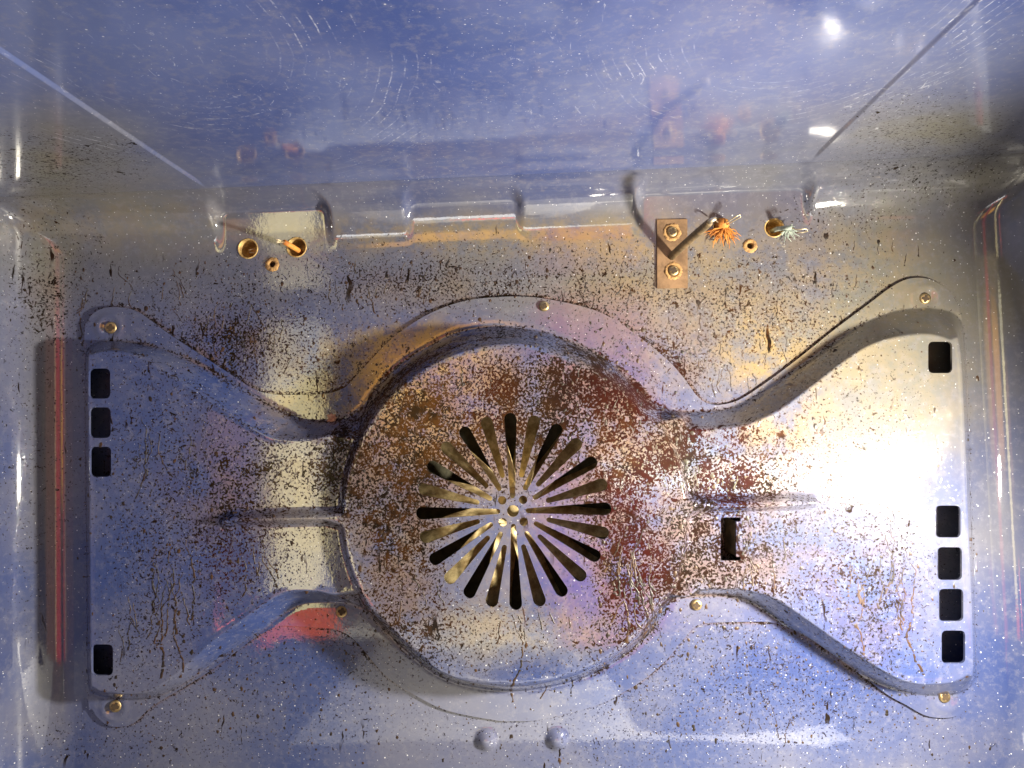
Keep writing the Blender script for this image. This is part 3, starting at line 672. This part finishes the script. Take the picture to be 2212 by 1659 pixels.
loop_wire([(hx-12, hz+4, 22), (hx-20, hz+8, 30), (hx-26, hz+8, 34), (hx-29, hz+4, 32)], 1.6, w2, 'bare_strand')
hx, hz = px(1674, 494); w3 = thing('frayed_pale_wire', 'frayed pale wire end with whitish fibres and a bare loop in the rightmost round hole', 'wire', P3(hx, hz, 0))
o = link('splayed_fibres', *tuft(hx+16, hz-8, 50, 48, 1.8, 24, 215, 400, 1.0, 8), M_white); into(o, w3)
o = link('insulation', *tube([P3(hx, hz, -22), P3(hx+3, hz-2, 5), P3(hx+13, hz-7, 34), P3(hx+19, hz-11, 52)], [5*S, 5*S, 5*S, 4*S], 12), M_white); into(o, w3)
e = (hx+22, hz-14)
loop_wire([(hx+18, hz-11, 50), (e[0]+4, e[1]-3, 58), (e[0]+12, e[1]-4, 64), (e[0]+22, e[1]-4, 66), (e[0]+24, e[1]-9, 66), (e[0]+14, e[1]-11, 64), (e[0]+4, e[1]-9, 60)], 1.4, w3)

# crumb stuck on the flange below the dip
bm = bmesh.new(); bmesh.ops.create_icosphere(bm, subdivisions=4, radius=11*S)
for v in bm.verts:
    d = v.co.normalized(); v.co *= .78+.28*math.sin(5*d.x+2)*math.sin(6*d.z+1)+.14*math.sin(17*d.x+9*d.y)*math.cos(15*d.z)+.1*random.random()
    v.co.y *= .6
o = linkbm('food_crumb', bm, M_crumb); o.location = P3(*px(717, 904, 8), 9)
o['label'] = 'small pinkish brown crumb stuck on the cover edge in its upper left dip'; o['category'] = 'crumb'

# ------------------------------------------------------------------ dried grease: spatter and runs, thin but real
M_crust = bpy.data.materials.new('burnt_grease'); M_crust.use_nodes = True; N = NT(M_crust.node_tree); b = N.n['Principled BSDF']
v = N.n.new('ShaderNodeTexCoord').outputs['Object']
N.l.new(N.mix(N.ss(N.noise(v, 70, 3, .6), .40, .62), (.010, .006, .004), (.045, .020, .007)), b.inputs['Base Color'])
b.inputs['Roughness'].default_value = .42
def pxv(X, Y, h):
    d = np.stack([X-CX, CY-Y, -F*np.ones_like(X)], -1) @ Rn.T; t = (F-h)/d[..., 1]
    return d[..., 0]*t, d[..., 2]*t
def grease(name, hfun, okfun, n_dots, runs, root, seed, off):
    rg = np.random.default_rng(seed); Vs, Fs = [], []
    X = rg.uniform(20, 2200, 60000); Y = rg.uniform(440, 1655, 60000)
    k_ = rg.random(60000) < (field(DIRT, X, Y)+.05)*.75; X, Y = X[k_], Y[k_]
    PXx, PZz = pxv(X, Y, off); k_ = okfun(PXx, PZz); PXx, PZz = PXx[k_][:n_dots], PZz[k_][:n_dots]
    HH = hfun(PXx, PZz); cs = [(math.cos(2*math.pi*i/8), math.sin(2*math.pi*i/8)) for i in range(8)]
    for x, z, h in zip(PXx, PZz, HH):
        rr = min(4.6, .8+rg.exponential(.8)); el = 1+abs(rg.normal(0, .35)); o0 = len(Vs); k = 8
        wob = 1+rg.normal(0, .22, k)
        for lev, hh in ((1.0, -.15), (.62, .45)):
            for i in range(k): Vs.append(P3(x+rr*lev*wob[i]*cs[i][0], z+rr*lev*wob[i]*el*cs[i][1], h+hh*(.6+.18*rr)))
        Vs.append(P3(x, z, h+.75*(.6+.18*rr)))
        for i in range(k):
            j = (i+1) % k; Fs.append((o0+i, o0+j, o0+k+j, o0+k+i)); Fs.append((o0+k+i, o0+k+j, o0+2*k))
    for (X0, Y0, L, w) in runs:
        n = max(4, int(L/3)); vx = 0; xx = [X0]
        for i in range(n-1): vx = .75*vx+rg.normal(0, .8); xx.append(xx[-1]+vx+rg.normal(0, .4))
        yy = Y0+3.0*np.arange(n); x, z = pxv(np.array(xx), yy, off); ok_ = okfun(x, z)
        bad = np.where(~ok_)[0]; n = bad[0] if len(bad) else n
        if n < 4: continue
        h = hfun(x[:n], z[:n]); t = np.arange(n)/n
        gap = rg.random(n) < .10
        ww = np.maximum(.45, np.where(t > .88, w*1.2, w*(.35+.6*t)*(1+.4*rg.normal(size=n)))); o0 = len(Vs)
        for i in range(n):
            for u, hh in ((-1, -.2), (-.5, .6), (.5, .6), (1, -.2)): Vs.append(P3(x[i]+u*ww[i], z[i], h[i]+hh))
        for i in range(n-1):
            if gap[i] and i > 2: continue
            for j in range(3): Fs.append((o0+i*4+j, o0+i*4+j+1, o0+(i+1)*4+j+1, o0+(i+1)*4+j))
    o = link(name, Vs, Fs, M_crust)
    if root: into(o, root)
    return o
def rnd_runs(seed, spec):
    rg = np.random.default_rng(seed); out = []
    for (xa, xb, ya, yb, n, L, w) in spec:
        for _ in range(n): out.append((rg.uniform(xa, xb), rg.uniform(ya, yb), L*rg.uniform(.35, 1.1), w*rg.uniform(.6, 1.3)))
    return out
cov_runs = rnd_runs(3, [(330, 430, 1150, 1300, 10, 150, 2.0), (230, 300, 1250, 1380, 4, 90, 1.8), (520, 570, 1150, 1230, 5, 90, 2), (1330, 1410, 1130, 1280, 14, 150, 2.6), (1060, 1240, 1310, 1370, 6, 60, 2.0),
                        (1560, 1700, 1130, 1240, 9, 90, 2.0), (1800, 1970, 1130, 1290, 12, 160, 2.0), (800, 1000, 1180, 1350, 8, 60, 1.6), (300, 420, 880, 1000, 6, 100, 1.4), (1500, 1640, 980, 1040, 7, 40, 1.8), (850, 1350, 780, 860, 10, 45, 1.4)])
cov_runs += [(1345, 1290, 95, 3.6), (1108, 1320, 165, 2.6), (1185, 1495, 45, 2.4), (1098, 1497, 50, 3.0), (1240, 1490, 45, 2.2), (1948, 1160, 300, 2.6), (1840, 1220, 200, 2.2), (372, 1180, 290, 2.6), (395, 1240, 220, 2.2)]
def gin(x, z):
    m = inside(x, z, q)
    for lp in loops[1:]:
        w_ = np.where(m & (x > lp[:, 0].min()-3) & (x < lp[:, 0].max()+3) & (z > lp[:, 1].min()-3) & (z < lp[:, 1].max()+3))[0]
        if len(w_): m[w_[inside(x[w_], z[w_], lp) | (seg_dist(x[w_], z[w_], lp) < 3)]] = False
    return m
gh = hsample
g1_ = grease('burnt_grease_spatter', gh, gin, 2600, cov_runs, cov, 5, 70); g1_['kind'] = 'stuff'
wall_runs = rnd_runs(4, [(90, 190, 560, 720, 8, 90, 2.0), (170, 400, 520, 680, 14, 60, 1.5), (450, 640, 640, 780, 14, 60, 1.5), (700, 1400, 540, 640, 34, 50, 1.4), (1420, 1700, 640, 820, 18, 70, 1.5), (1500, 1800, 1480, 1560, 5, 70, 1.3), (1440, 1460, 1580, 1600, 1, 60, 1.6), (1800, 2000, 520, 620, 8, 40, 1.4)])
ta_x0, ta_z1 = px(1414, 470); ta_x1, ta_z0 = px(1490, 626)
def flat(x, z):
    m = (x > x_lf) & (x < x_rt) & (z < ZF) & ~inside(x, z, q) & ~((x > ta_x0) & (x < ta_x1) & (z > ta_z0) & (z < ta_z1))
    for hx_, hz_, _ in HW: m &= np.hypot(x-hx_, z-hz_) > 27
    return m
wflat = lambda x, z: .9*np.sin(x/310+1)*np.sin(z/260)
g2_ = grease('burnt_grease_spatter', wflat, flat, 1900, wall_runs, back_wall, 9, 0); g2_['kind'] = 'stuff'

# ------------------------------------------------------------------ render
scene.render.engine = 'CYCLES'
scene.cycles.max_bounces = 5; scene.cycles.glossy_bounces = 4; scene.cycles.diffuse_bounces = 2
scene.cycles.use_denoising = True
